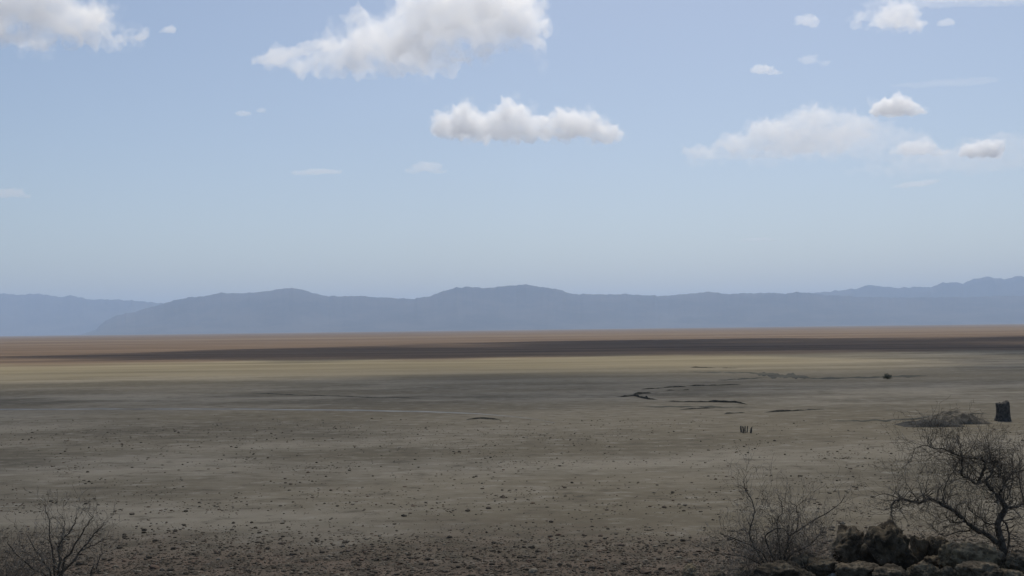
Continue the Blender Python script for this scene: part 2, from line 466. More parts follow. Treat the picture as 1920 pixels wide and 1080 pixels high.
def build_track():
    pts = [(-120, 767.5), (0, 768), (200, 767), (420, 767), (640, 769), (800, 772), (900, 776), (960, 781), (1010, 787), (1040, 793)]
    v = []; f = []
    n = 160
    xs = [p[0] for p in pts]; ys = [p[1] for p in pts]
    for i in range(n + 1):
        px = xs[0] + (xs[-1] - xs[0]) * i / n
        g = ground_at(px, float(np.interp(px, xs, ys)))
        w = (1.15 + 0.7 * mnoise.noise((i * .21, 3, 0))) * (1 - sstep(0.72, 1.0, i / n) * .8)
        o = 0.5 * mnoise.noise((i * .13, 9, 0))
        v += [(g.x, g.y + o - w, 0.012), (g.x, g.y + o + w, 0.012)]
        if i: f.append((2 * i - 2, 2 * i, 2 * i + 1, 2 * i - 1))
    return tag(link_mesh('path', mesh_from('path', v, f), PALE_DUST), 'pale thin track crossing the mud flat', kind='structure')
build_track()

def bank(pts, h, width, seed, mat=None, gap=0.35):
    """a low uneven erosion bank following a line on the flat, steep on the near side"""
    P = [ground_at(*p) for p in pts]
    L = [0.0]
    for a, b in zip(P, P[1:]): L.append(L[-1] + (b - a).length)
    n = max(8, int(L[-1] / 0.45))
    v = []; f = []
    for i in range(n + 1):
        t = L[-1] * i / n
        x = float(np.interp(t, L, [p.x for p in P])); y = float(np.interp(t, L, [p.y for p in P]))
        e = min(1.0, i / (0.12 * n), (n - i) / (0.12 * n))
        hh = h * e * max(-.10, (0.68 + gap * 2.6 * mnoise.noise((t * .22, seed, 2)) + .55 * mnoise.noise((t * .8, seed, 7))))
        y += 0.9 * mnoise.noise((t * .12, seed, 4))
        w = width * (0.7 + .4 * mnoise.noise((t * .2, seed, 11)))
        v += [(x, y - .25 - .15 * hh, -.05), (x, y, hh), (x, y + w * .4, hh * .82), (x, y + w, -.05)]
        if i:
            b = 4 * i
            for k in range(3): f.append((b - 4 + k, b + k, b + k + 1, b - 3 + k))
    me = mesh_from('mud_bank', v, f)
    return link_mesh('mud_bank', me, mat or DARK_MUD)
bank_specs = [
    ([(1155, 744), (1170, 744.5), (1190, 743), (1202, 746), (1215, 748.5), (1234, 749.5)], .42, 2.0, 'low dark bank at the pointed near tip of the eroded hollow'),
    ([(1186, 740), (1205, 738), (1238, 736.5)], .36, 2.0, 'short dark bank just behind the pointed tip of the hollow'),
    ([(1203, 730), (1230, 729), (1250, 726.5), (1288, 725.5)], .34, 2.0, 'dark bank along the far rim of the hollow'),
    ([(1250, 732), (1270, 732), (1294, 731)], .28, 2.0, 'small dark bank inside the hollow below its far rim'),
    ([(1288, 724), (1330, 723), (1392, 721.3)], .20, 1.5, 'thin faint bank line running right from the far rim'),
    ([(1246, 752.5), (1280, 754), (1330, 754), (1380, 755.5), (1402, 758.5)], .26, 1.6, 'long broken bank along the near rim of the hollow'),
    ([(1274, 768), (1310, 767), (1342, 765.5)], .16, 1.4, 'short thin bank below the long broken near bank'),
    ([(1358, 776), (1378, 775), (1398, 774)], .16, 1.2, 'tiny bank just above the row of short posts'),
    ([(1434, 773.5), (1490, 771), (1548, 767.5)], .20, 1.6, 'long thin bank right of the row of short posts, above it'),
    ([(1294, 689), (1335, 690), (1384, 690.5)], .28, 3.0, 'faint distant bank line near the yellow grass belt'),
    ([(874, 787), (900, 785), (938, 787)], .26, 1.6, 'small dark hummock where the pale track bends'),
    ([(470, 737), (560, 741), (690, 745), (790, 747)], .10, 3.0, 'long faint dark line on the flat beyond the track'),
    ([(1665, 788), (1720, 786), (1770, 779), (1850, 775)], .14, 3.0, 'faint dark line running behind the mound'),
]
for i, (p, h, w, lab) in enumerate(bank_specs):
    tag(bank(p, h, w, i * 5.3 + 1), lab, kind='structure')

MARSH = mat_simple('dark_marsh', (0.040, 0.040, 0.026), (0.110, 0.098, 0.068), 0.10, c3=(0.060, 0.056, 0.036))
def patch(px0, py0, px1, py1, halfpx, seed, label, n=90):
    """a thin ragged sheet of darker marsh growth lying on the flat"""
    v = []; f = []
    for i in range(n + 1):
        t = i / n; px = px0 + (px1 - px0) * t; pc = py0 + (py1 - py0) * t + .8 * mnoise.noise((t * 9, seed, 1))
        e = math.sin(PI * t) ** .6
        up_ = e * halfpx * max(.03, .8 + 1.3 * mnoise.noise((t * 7, seed, 3)) + .5 * mnoise.noise((t * 25, seed, 5)))
        dn_ = e * halfpx * max(.03, .8 + 1.3 * mnoise.noise((t * 7, seed, 8)) + .5 * mnoise.noise((t * 25, seed, 9)))
        for yy in (pc - up_, pc + dn_):
            g = ground_at(px, yy); v.append((g.x, g.y, .016 + .001 * (seed % 5)))
        if i: f.append((2 * i - 2, 2 * i - 1, 2 * i + 1, 2 * i))
    tag(link_mesh('marsh_patch', mesh_from('marsh_patch', v, f), MARSH), label, kind='structure')
patch(1405, 700, 1530, 709, 4.5, 1, 'broad dark marshy patch behind the hollow')
patch(1290, 697.5, 1420, 699, 1.3, 2, 'thin dark marshy streak left of the broad patch')
patch(1500, 711, 1760, 704, 2.0, 3, 'long dark marshy streak reaching the round shrub')
patch(1345, 713, 1440, 708, 1.2, 4, 'faint marshy streak inside the hollow')
patch(1190, 762, 1420, 764, 1.5, 5, 'faint dark streak in front of the hollow')
patch(1560, 790, 1720, 787, 1.6, 8, 'dark damp streak left of the mound')
def lump(name, cx, base_py, wpx, hm, depth, seed, mat):
    """a low mound: closed heightfield dome that sinks into the flat at its rim"""
    g = ground_at(cx, base_py); k = g.y / F_PX
    rx = wpx * .5 * k
    v = []; f = []; nx, ny = 48, 22
    for j in range(ny + 1):
        for i in range(nx + 1):
            u = i / nx * 2 - 1; w = j / ny * 2 - 1
            prof = max(0.0, 1 - u * u) ** .8 * max(0.0, (1 - w * w)) ** .55
            x = g.x + u * rx; y = g.y + depth * .5 + w * depth * .5
            n = mnoise.fractal((x * .6, y * .6, seed), 1.0, 2.0, 4)
            v.append((x, y, -.08 + hm * prof * (1 + .6 * n)))
    for j in range(ny):
        for i in range(nx):
            a = j * (nx + 1) + i
            f.append((a, a + 1, a + nx + 2, a + nx + 1))
    return link_mesh(name, mesh_from(name, v, f, True), mat)
MOUND = mat_simple('dark_silt', (0.036, 0.034, 0.029), (0.080, 0.073, 0.058), 1.4, bump=.7, dist=.12)
MOUND2 = mat_simple('brown_silt', (0.075, 0.064, 0.046), (0.180, 0.155, 0.115), 1.6, bump=.7, dist=.12)
tag(lump('mud_mound', 1758, 801, 120, .70, 5.0, 3.3, MOUND), 'low dark mound of mud left of the stump', 'mound')
tag(lump('mud_mound', 1812, 796, 110, 1.25, 6.0, 6.1, MOUND2), 'brown crumbly mound between the dark mound and the stump', 'mound')

# ------------------------------------------------------------------ stump, posts, far bush
WOOD = mat_simple('weathered_dark_wood', (0.050, 0.045, 0.038), (0.125, 0.113, 0.094), 3.0, bump=.9, dist=.06)
def build_stump():
    g = ground_at(1880, 789); k = g.y / F_PX
    H = 35 * k; v = []; f = []; na, nz = 64, 26
    for j in range(nz + 1):
        t = j / nz
        for i in range(na):
            a = 2 * PI * i / na
            r = (11.0 + 1.2 * (1 - t) + 2.8 * (1 - t) ** 3) * k
            flute = 1 + .07 * mnoise.noise((math.cos(a) * 2.4, math.sin(a) * 2.4, t * 1.2)) + .17 * mnoise.noise((math.cos(a) * 4.3, math.sin(a) * 4.3, t * 1.5))
            flare = 1 + .22 * (1 - t) ** 4 * max(0, mnoise.noise((math.cos(a) * 2, math.sin(a) * 2, 3.3)))
            top = H * (.97 + .06 * math.cos(a - .4) + .09 * mnoise.noise((math.cos(a) * 2.6, math.sin(a) * 2.6, 8)))
            v.append((g.x + r * flute * flare * math.cos(a) + .10 * t * math.sin(3 * t), g.y + r * flute * flare * math.sin(a), -.15 + (top + .15) * t))
    n0 = len(v)
    for i in range(na):                                     # hollow broken top
        x, y, z = v[nz * na + i]
        v.append((g.x + (x - g.x) * .72, g.y + (y - g.y) * .72, z - .05 + .1 * mnoise.noise((i * .5, 1, 2))))
    v.append((g.x, g.y, H * .86))
    for j in range(nz):
        for i in range(na):
            b = j * na; q = (i + 1) % na
            f.append((b + i, b + q, b + na + q, b + na + i))
    for i in range(na):
        q = (i + 1) % na
        f.append((nz * na + i, nz * na + q, n0 + q, n0 + i)); f.append((n0 + i, n0 + q, len(v) - 1))
    o = link_mesh('tree_stump', mesh_from('tree_stump', v, f, True), WOOD)
    return tag(o, 'broad dark tree stump standing on the mud flat near the right edge', 'stump')
build_stump()

def post(px, top_py, base_py, rpx, lean, label):
    g = ground_at(px, base_py); k = g.y / F_PX
    H = (base_py - top_py) * k; v = []; f = []; na, nz = 10, 8
    for j in range(nz + 1):
        t = j / nz
        for i in range(na):
            a = 2 * PI * i / na
            r = rpx * k * (1 - .18 * t) * (1 + .22 * mnoise.noise((math.cos(a) * 2 + px, math.sin(a) * 2, t * 2)))
            zt = H + .08 * math.cos(a + px)
            v.append((g.x + lean * k * t * t + r * math.cos(a) + .02 * math.sin(px + 5 * t), g.y + r * math.sin(a), -.1 + (zt + .1) * t))
    v.append((g.x + lean * k, g.y, H))
    for j in range(nz):
        for i in range(na):
            b = j * na; q = (i + 1) % na
            f.append((b + i, b + q, b + na + q, b + na + i))
    for i in range(na): f.append((nz * na + i, nz * na + (i + 1) % na, len(v) - 1))
    return tag(link_mesh('wooden_post', mesh_from('wooden_post', v, f, True), WOOD), label, 'post', 'short posts standing on the mud flat')
post(1390.0, 799.5, 810.5, 1.7, -.8, 'thick short post at the left end of the row')
post(1393.6, 800.0, 812.0, 1.4, -.4, 'short post second from the left in the row')
post(1397.2, 799.5, 811.5, 1.3, 0, 'upright slim post in the middle of the row')
post(1400.6, 799.5, 811.0, 1.2, 1.6, 'slim post leaning right, second from the right in the row')
post(1407.6, 800.5, 812.0, 2.0, 2.6, 'thick leaning post standing apart at the right end of the row')

def leaf_clump(name, c, rx, rz, n, size, seed, mat, parent):
    rs = random.Random(seed); v = []; f = []
    for _ in range(n):
        d = Vector((rs.gauss(0, 1), rs.gauss(0, 1), rs.gauss(0, 1))).normalized() * rs.random() ** .45
        p = Vector((d.x * rx, d.y * rx, d.z * rz)) * (1 + .75 * mnoise.noise(d * 1.9 + Vector((seed, 0, 0)))) + c
        a = Vector((rs.gauss(0, 1), rs.gauss(0, 1), rs.gauss(0, 1))).normalized() * size * rs.uniform(.6, 1.3)
        b = a.orthogonal().normalized() * size * .5
        i = len(v); v += [p - a, p + b, p + a, p - b]; f.append((i, i + 1, i + 2, i + 3))
    return link_mesh(name, mesh_from(name, v, f), mat, parent)
LEAF = mat_simple('dark_leaf', (0.060, 0.064, 0.042), (0.120, 0.122, 0.080), 4.0, bump=0)

# ------------------------------------------------------------------ branching plants
class Tubes:
    def __init__(s): s.v = []; s.f = []
    def add(s, pts, rad, n=5):
        base = len(s.v); m = len(pts)
        for i, p in enumerate(pts):
            d = (pts[min(i + 1, m - 1)] - pts[max(i - 1, 0)])
            if d.length < 1e-6: d = Vector((0, 0, 1))
            d.normalize(); a = d.orthogonal().normalized(); b = d.cross(a)
            for k in range(n):
                w = 2 * PI * k / n
                s.v.append(p + (a * math.cos(w) + b * math.sin(w)) * rad[i])
        for i in range(m - 1):
            for k in range(n):
                q = (k + 1) % n; b0 = base + i * n
                s.f.append((b0 + k, b0 + q, b0 + n + q, b0 + n + k))
        s.v.append(pts[-1] + (pts[-1] - pts[-2]).normalized() * rad[-1]); t = len(s.v) - 1
        for k in range(n): s.f.append((base + (m - 1) * n + k, base + (m - 1) * n + (k + 1) % n, t))
    def build(s, name, mat, parent, origin):
        me = mesh_from(name, [tuple(p - origin) for p in s.v], s.f, True)
        return link_mesh(name, me, mat, parent)

def smooth_line(pts, rad, rs, wob=.02, sub=4):
    """refine a traced limb: Catmull-Rom with a little crookedness"""
    out = []; ro = []
    n = len(pts)
    for i in range(n - 1):
        p0, p1, p2, p3 = pts[max(i - 1, 0)], pts[i], pts[i + 1], pts[min(i + 2, n - 1)]
        for k in range(sub):
            t = k / sub
            q = 0.5 * ((2 * p1) + (p2 - p0) * t + (2 * p0 - 5 * p1 + 4 * p2 - p3) * t * t + (3 * p1 - p0 - 3 * p2 + p3) * t ** 3)
            if i or k: q = q + Vector((rs.uniform(-1, 1), rs.uniform(-1, 1), rs.uniform(-1, 1))) * wob
            out.append(q); ro.append(rad[i] * (1 - t) + rad[i + 1] * t)
    out.append(pts[-1]); ro.append(rad[-1])
    return out, ro

def grow(tw, thorns, p, d, length, r, depth, rs, upb=.25, density=1.0):
    seg = max(3, int(length / .07))
    pts = [p]; rad = [r]
    for i in range(seg):
        d = (d + Vector((rs.gauss(0, .27), rs.gauss(0, .27), rs.gauss(0, .26) + upb * .07))).normalized()
        p = p + d * (length / seg)
        pts.append(p); rad.append(max(.0022, r * (1 - .75 * (i + 1) / seg)))
        if thorns is not None and rs.random() < .045:
            td = (d.orthogonal().normalized() * rs.choice((-1, 1)) + Vector((rs.gauss(0, .4), rs.gauss(0, .4), rs.gauss(0, .4)))).normalized()
            thorns.add([p, p + td * rs.uniform(.02, .05)], [.003, .001], 3)
        if depth > 0 and i > 0 and rs.random() < .5 * density:
            q = Vector((rs.gauss(0, 1), rs.gauss(0, 1), rs.gauss(0, 1)))
            q = (q - d * q.dot(d)).normalized()
            nd = (d * rs.uniform(.3, .9) + q * rs.uniform(.6, 1.1) + Vector((0, 0, upb))).normalized()
            grow(tw, thorns, p, nd, length * rs.uniform(.35, .65), max(.002, rad[-1] * .7), depth - 1, rs, upb, density)
    tw.add(pts, rad, 4 if r > .008 else 3)

BARK = mat_simple('thorn_bark', (0.058, 0.048, 0.036), (0.170, 0.144, 0.110), 14.0, bump=.6, dist=.02)
TWIG = mat_simple('dry_twig', (0.058, 0.047, 0.035), (0.250, 0.210, 0.160), 5.0, bump=0)
THORN = mat_simple('pale_thorn', (0.22, 0.21, 0.19), (0.40, 0.38, 0.35), 9.0, bump=0)

TWIG_PALE = mat_simple('grey_dry_twig', (0.085, 0.070, 0.053), (0.340, 0.290, 0.225), 5.0, bump=0)
def plant(name, label, cat, D, limbs, base, seed, twigmat=None, main='trunk', twig_n=1.0, twig_len=.55, upb=.3, depth=2, spread=.75, group=None, free=()):
    """limbs: traced limbs [(px, py, radius_px, depth offset)], the first is the trunk; twigs grow from them"""
    rs = random.Random(seed)
    k = D / F_PX
    org = at(base[0], base[1], D); org.z = terrain(org.x, org.y) if name != 'far' else org.z
    root = empty(name, org); tag(root, label, cat, group)
    tw = Tubes(); th = Tubes()
    for li, limb in enumerate(limbs):
        pts = [at(a, b, D + dy) for a, b, r, dy in limb]; rad = [max(.004, r * k) for a, b, r, dy in limb]
        if limb[0][1] > base[1] - 24:
            pts.insert(0, Vector((pts[0].x, pts[0].y, min(pts[0].z, terrain(pts[0].x, pts[0].y)) - .12))); rad.insert(0, rad[0] * 1.15)
        pts, rad = smooth_line(pts, rad, rs, .012)
        t = Tubes(); t.add(pts, rad, 8)
        t.build(main if li == 0 else 'branch', BARK, root, org)
        for i in range(2, len(pts)):
            thin = 1 - min(1, rad[i] / (8 * k))
            lo = .10 if rad[i] > 6 * k else .55
            for _ in range(2):
                if rs.random() < lo * twig_n:
                    d = (pts[i] - pts[i - 1]).normalized()
                    q = Vector((rs.gauss(0, 1), rs.gauss(0, 1), rs.gauss(0, 1))); q = (q - d * q.dot(d)).normalized()
                    nd = (d * .5 + q * .9 + Vector((0, 0, upb))).normalized()
                    grow(tw, th, pts[i], nd, twig_len * rs.uniform(.4, 1.0), max(.003, min(.009, rad[i] * .5)), depth, rs, upb)
    for (px, py, n, ln) in free:
        p = at(px, py, D)
        for _ in range(n):
            a = rs.uniform(0, 2 * PI)
            nd = Vector((math.cos(a) * spread, math.sin(a) * spread, 1)).normalized()
            q = p + Vector((rs.gauss(0, .12), rs.gauss(0, .12), 0)); q.z = min(q.z, terrain(q.x, q.y)) - .02
            grow(tw, th, q, nd, ln * rs.uniform(.55, 1.0), rs.uniform(.003, .0065), depth, rs, upb, 1.0)
    tag(tw.build('twigs', twigmat or TWIG, root, org), kind='stuff')
    tag(th.build('thorns', THORN, root, org), kind='stuff')
    return root

def zt(x, y, s=3.6, ox=1640, oy=760): return ox + x / s, oy + y / s
def limb_from(z, r0_, r1_, dy0=0.0, dy1=0.0, **kw):
    n = len(z); out = []
    for i, (x, y) in enumerate(z):
        t = i / max(1, n - 1); a, b = zt(x, y, **kw)
        out.append((a, b, r0_ * (1 - t) + r1_ * t, dy0 * (1 - t) + dy1 * t))
    return out
tree_limbs = [
    limb_from([(885, 1050), (870, 1000), (850, 900), (832, 815), (855, 745), (882, 690), (850, 645), (790, 570), (750, 510)], 7.6, 3.2),
    limb_from([(860, 985), (785, 890), (680, 838), (610, 780), (540, 715), (460, 675), (375, 630), (325, 652), (265, 650), (190, 630), (160, 640), (120, 662), (112, 720), (120, 775)], 5.0, .7, 0, -1.1),
    limb_from([(838, 610), (855, 570), (885, 515), (930, 460), (990, 440), (1050, 425)], 2.6, .8, 0, .6),
    limb_from([(750, 510), (785, 465), (802, 425), (795, 380), (770, 320), (772, 270)], 2.6, .7, 0, .3),
    limb_from([(705, 515), (730, 445), (745, 395), (722, 362), (650, 355), (590, 350)], 3.0, 1.1, 0, -.3),
    limb_from([(750, 512), (690, 530), (640, 492), (590, 476), (590, 420), (588, 352), (540, 328), (470, 297), (400, 290), (355, 245)], 2.6, .8, 0, -.5),
    limb_from([(882, 690), (950, 686), (1008, 662), (1080, 640)], 2.8, 1.2, 0, .4),
    limb_from([(842, 765), (880, 792), (905, 870), (898, 960), (880, 1010)], 1.8, 1.8, 0, .15),
    limb_from([(745, 390), (800, 384), (850, 383), (856, 420), (848, 480)], 1.8, .7, 0, .3),
    limb_from([(610, 788), (550, 790), (500, 780), (478, 738)], 1.5, .6, -.3, -.5),
    limb_from([(690, 842), (640, 846), (560, 855), (460, 880), (400, 830), (372, 795)], 1.4, .6, -.2, .4),
    limb_from([(820, 800), (770, 800), (720, 765), (650, 715), (620, 650)], 1.6, .6, 0, -.5),
    limb_from([(885, 640), (905, 600), (930, 500), (932, 390), (925, 330)], 1.5, .6, .2, .5),
    limb_from([(400, 292), (340, 268), (280, 292), (258, 330), (247, 380)], .9, .5, -.5, -.7),
    limb_from([(465, 680), (470, 580), (495, 500), (545, 430), (570, 370)], 1.3, .6, -.5, -.2),
    limb_from([(1010, 660), (985, 560), (975, 450), (1000, 350)], 1.4, .6, .4, .7),
]
plant('thorn_tree', 'bare crooked thorn tree growing among the boulders at the right edge', 'tree', 21.2, tree_limbs, (1886, 1052), 5, twig_n=2.6, twig_len=.72, upb=.26, depth=3)

def zb(x, y): return dict(s=3.0, ox=1280, oy=840)
KB = dict(s=3.0, ox=1280, oy=840)
bush_limbs = [
    limb_from([(545, 690), (570, 620), (585, 560), (600, 495), (650, 462), (740, 402), (850, 342), (910, 272)], 2.6, .6, 0, .2, **KB),
    limb_from([(545, 690), (500, 600), (465, 500), (540, 450), (590, 470)], 2.0, .6, 0, -.3, **KB),
    limb_from([(480, 690), (430, 600), (375, 480), (405, 370), (388, 295), (350, 220), (345, 175)], 1.8, .5, 0, .4, **KB),
    limb_from([(500, 690), (460, 610), (405, 560), (300, 512), (215, 480)], 1.6, .5, 0, -.4, **KB),
    limb_from([(560, 690), (610, 600), (690, 560), (760, 500), (800, 440)], 1.8, .5, 0, -.2, **KB),
    limb_from([(470, 690), (380, 620), (270, 600), (170, 590), (120, 560)], 1.5, .5, 0, .3, **KB),
    limb_from([(540, 690), (545, 560), (530, 430), (560, 350), (540, 270)], 1.6, .5, 0, .5, **KB),
    limb_from([(590, 650), (680, 600), (770, 590), (860, 560)], 1.4, .5, 0, .3, **KB),
    limb_from([(640, 470), (650, 390), (640, 330), (690, 290)], 1.1, .5, .1, .3, **KB),
]
plant('thorn_bush', 'bare grey thorn bush left of the two largest boulders', 'bush', 20.8, bush_limbs, (1460, 1068), 9, TWIG_PALE, main='stem',
      twig_n=1.6, twig_len=.50, upb=.42, depth=3, free=[(1350, 1074, 14, 1.0), (1390, 1072, 14, 1.2), (1430, 1072, 14, 1.35), (1470, 1072, 14, 1.4), (1505, 1070, 12, 1.3), (1530, 1068, 5, 1.05), (1318, 1080, 12, .75)])

KL = dict(s=4.571, ox=0, oy=880)
left_limbs = [
    limb_from([(480, 985), (530, 895), (620, 800), (690, 700), (770, 600), (840, 520), (900, 452)], 2.8, .6, 0, .2, **KL),
    limb_from([(500, 985), (510, 800), (508, 665), (540, 600), (600, 530), (640, 450), (655, 400)], 2.4, .6, 0, -.2, **KL),
    limb_from([(520, 700), (530, 620), (548, 520), (560, 430)], 2.2, .7, 0, .3, **KL),
    limb_from([(470, 985), (450, 700), (428, 560), (415, 430), (385, 310)], 2.0, .6, 0, .4, **KL),
    limb_from([(530, 890), (600, 720), (680, 580), (740, 480), (800, 400)], 2.0, .6, 0, -.4, **KL),
    limb_from([(450, 985), (380, 800), (300, 680), (230, 560)], 2.0, .6, 0, .2, **KL),
    limb_from([(430, 985), (280, 850), (150, 740), (60, 620)], 2.0, .6, 0, -.2, **KL),
    limb_from([(690, 700), (780, 660), (860, 620), (960, 590)], 1.4, .5, .1, .4, **KL),
    limb_from([(770, 985), (820, 850), (870, 720), (860, 660)], 1.6, .5, .1, .4, **KL),
]
plant('thorn_bush', 'sparse upright thorn bush cut by the lower left corner', 'bush', 17.6, left_limbs, (108, 1092), 15, TWIG_PALE, main='stem',
      twig_n=1.2, twig_len=.42, upb=.55, depth=3, free=[(-10, 1085, 22, .9), (30, 1085, 22, .95), (75, 1086, 20, 1.0), (125, 1090, 18, 1.05), (175, 1095, 16, 1.1), (225, 1105, 8, .9)])

g = ground_at(1664, 711); kf = g.y / F_PX
fb = empty('shrub', (g.x, g.y, 0)); tag(fb, 'small round dark shrub alone far out on the flat', 'shrub')
leaf_clump('crown', Vector((0, 0, 4.6 * kf)), 7.6 * kf, 5.0 * kf, 900, .10, 4, LEAF, fb)
t = Tubes(); t.add([Vector((0, 0, -.1)), Vector((.05, 0, .3)), Vector((0, .04, .7))], [.09, .07, .04], 7); t.build('stem', WOOD, fb, Vector((0, 0, 0)))

# ------------------------------------------------------------------ boulders
def mat_rock():
    m = NT('basalt')
    tc = m.n('TexCoord'); P = tc.outputs['Object']
    oi = m.n('ObjectInfo')
    n1 = m.noise(P, 3.2, 8, 0.7, .3); n2 = m.noise(P, 11.0, 6, 0.7); n3 = m.noise(P, 1.7, 5, 0.6)
    c = m.mix(m.maprange(n1, 0.36, 0.66), rgb(0.046, 0.036, 0.023), rgb(0.185, 0.146, 0.094))
    c = m.mix(m.maprange(n2, 0.56, 0.70, 0, .7), c, rgb(0.260, 0.222, 0.160))
    c = m.mix(m.maprange(n3, 0.56, 0.66, 0, .6), c, rgb(0.270, 0.225, 0.150))
    hsv = m.n('HueSaturation'); m.l(c, hsv.inputs['Color'])
    m.l(m.maprange(oi.outputs['Random'], 0, 1, .7, 1.25, False), hsv.inputs['Value'])
    h = m.math('ADD', n1, m.math('MULTIPLY', n2, .5))
    m.bsdf(hsv.outputs[0], 0.92, 0.2, m.bump(h, .9, .06))
    return m.mat
ROCK = mat_rock()
PALE_ROCK = mat_simple('pale_crusted_rock', (0.090, 0.070, 0.044), (0.310, 0.250, 0.155), 6.0, bump=.9, dist=.04)
WHITE_ROCK = mat_simple('white_rock', (0.30, 0.29, 0.26), (0.46, 0.45, 0.42), 7.0, bump=.6, dist=.02)

def hit(px, py):
    d = ray(px, py); y = 8.0
    while y < 60:
        p = at(px, py, y)
        if p.z < terrain(p.x, p.y): return y
        y += .05
    return None
def boulder(x0, x1, y0, y1, label, seed, mat=ROCK, blocky=.0, D=None, sub=5):
    cx = .5 * (x0 + x1)
    if D is None:
        D = hit(cx, y1)
        if D is None or D > 22.5:                     # seen over the crest: on the shoulder if it carries it, else out on the flat
            p_ = at(cx, y1, 21.4)
            if D is None or p_.z - terrain(p_.x, p_.y) < .35: D = 21.4
    k = D / F_PX
    rx = (x1 - x0) * .58 * k; rz = (y1 - y0) * .66 * k; ry = .5 * (rx + rz) * 1.05
    top = at(cx, y0, D)
    bm = bmesh.new(); bmesh.ops.create_icosphere(bm, subdivisions=sub, radius=1.0)
    rr_ = random.Random(int(seed * 100))
    planes = []
    for _ in range(16):
        pn = Vector((rr_.gauss(0, 1), rr_.gauss(0, 1), rr_.gauss(0, 1))).normalized(); planes.append((pn, rr_.uniform(.80, 1.02)))
    for w in bm.verts:
        d = w.co.normalized()
        s = Vector((seed * 1.37, seed * .71, 0))
        lim = 1.12
        for pn, ph in planes:
            dp = d.dot(pn)
            if dp > .05: lim = min(lim, ph / dp)
        q = d * lim
        if blocky:
            mx = max(abs(d.x), abs(d.y), abs(d.z)); q = q.lerp(d / mx * .8, blocky)
        n = .16 * mnoise.noise(d * 1.3 + s) + .18 * mnoise.noise(d * 2.9 + s) - .15 * abs(mnoise.noise(d * 4.6 + s)) + .09 * mnoise.noise(d * 9 + s) - .06 * abs(mnoise.noise(d * 17 + s)) + .03 * mnoise.noise(d * 33 + s)
        q = q * (1 + n)
        w.co = Vector((q.x * rx, q.y * ry, q.z * rz))
    zmax = max(w.co.z for w in bm.verts)
    for w in bm.verts: w.co.z += -zmax
    me = bpy.data.meshes.new('boulder'); bm.to_mesh(me); bm.free()
    me.polygons.foreach_set('use_smooth', [True] * len(me.polygons))
    o = link_mesh('boulder', me, mat); o.location = (top.x, top.y, top.z)
    gz = terrain(top.x, top.y)                      # sink or deepen until it sits in the soil
    lowz = top.z - rz * 1.9
    if lowz > gz - .05:
        o.scale.z = (top.z - gz + .08) / (rz * 1.9)
    return tag(o, label, 'boulder', 'boulders on the knoll')
boulders = [
    (1564, 1622, 984, 1060, 'tall dark boulder with a ledge on top, beside the thorn bush', ROCK, 0),
    (1630, 1704, 976, 1064, 'largest dark domed boulder, right of the ledged one', ROCK, 0),
    (1572, 1642, 1052, 1092, 'rounded brown boulder in front of the two largest ones', ROCK, 0),
    (1691, 1718, 1034, 1060, 'small pale round rock at the foot of the domed boulder', PALE_ROCK, 0),
    (1708, 1738, 1002, 1024, 'small dark rock on the crest right of the domed boulder', ROCK, .2),
    (1736, 1776, 1006, 1038, 'dark blocky rock midway between domed boulder and pale topped slab', ROCK, .4),
    (1770, 1862, 1014, 1068, 'broad slab with a pale tan top left of the tree trunk', PALE_ROCK, .4),
    (1706, 1758, 1056, 1084, 'low rock with a pale patch at the bottom edge', PALE_ROCK, 0),
    (1730, 1772, 1040, 1062, 'flat grey rock wedged left of the pale topped slab', ROCK, .2),
    (1802, 1880, 1052, 1096, 'wide dark boulder at the bottom edge under the tree', ROCK, .1),
    (1890, 1936, 1032, 1066, 'rock right of the tree trunk, cut by the picture edge', ROCK, .2),
    (1755, 1792, 1060, 1086, 'small dark rock in front of the pale topped slab', ROCK, .1),
    (1870, 1925, 1066, 1100, 'dark rock in the lower right corner', ROCK, 0),
    (1640, 1700, 1060, 1098, 'low shadowy rock in front of the domed boulder', ROCK, .1),
    (1376, 1416, 1062, 1090, 'small dark rock under the left side of the thorn bush', ROCK, .1),
    (1420, 1516, 1054, 1100, 'wide grey boulder under the middle of the thorn bush', ROCK, 0),
    (1482, 1532, 1036, 1078, 'rounded brown rock behind the wide grey boulder', ROCK, .1),
    (1516, 1570, 1046, 1082, 'dark rock between thorn bush and ledged boulder', ROCK, .25),
    (1278, 1306, 1056, 1086, 'low pale rock left of the thorn bush at the bottom edge', PALE_ROCK, 0),
    (1332, 1366, 1070, 1096, 'half buried dark rock at the foot of the bush, bottom edge', ROCK, 0),
    (1856, 1886, 1030, 1058, 'small dark rock hard against the left of the tree trunk', ROCK, .2),
]
for i, (a, b, c, d, lab, mt, bl) in enumerate(boulders):
    boulder(a, b, c, d, lab, i * 2.3 + 1.1, mt, bl)
tag(boulder(1552, 1576, 1074, 1088, 'x', 77, WHITE_ROCK, 0, None, 4), 'small white stone at the bottom edge before the ledged boulder', 'stone')

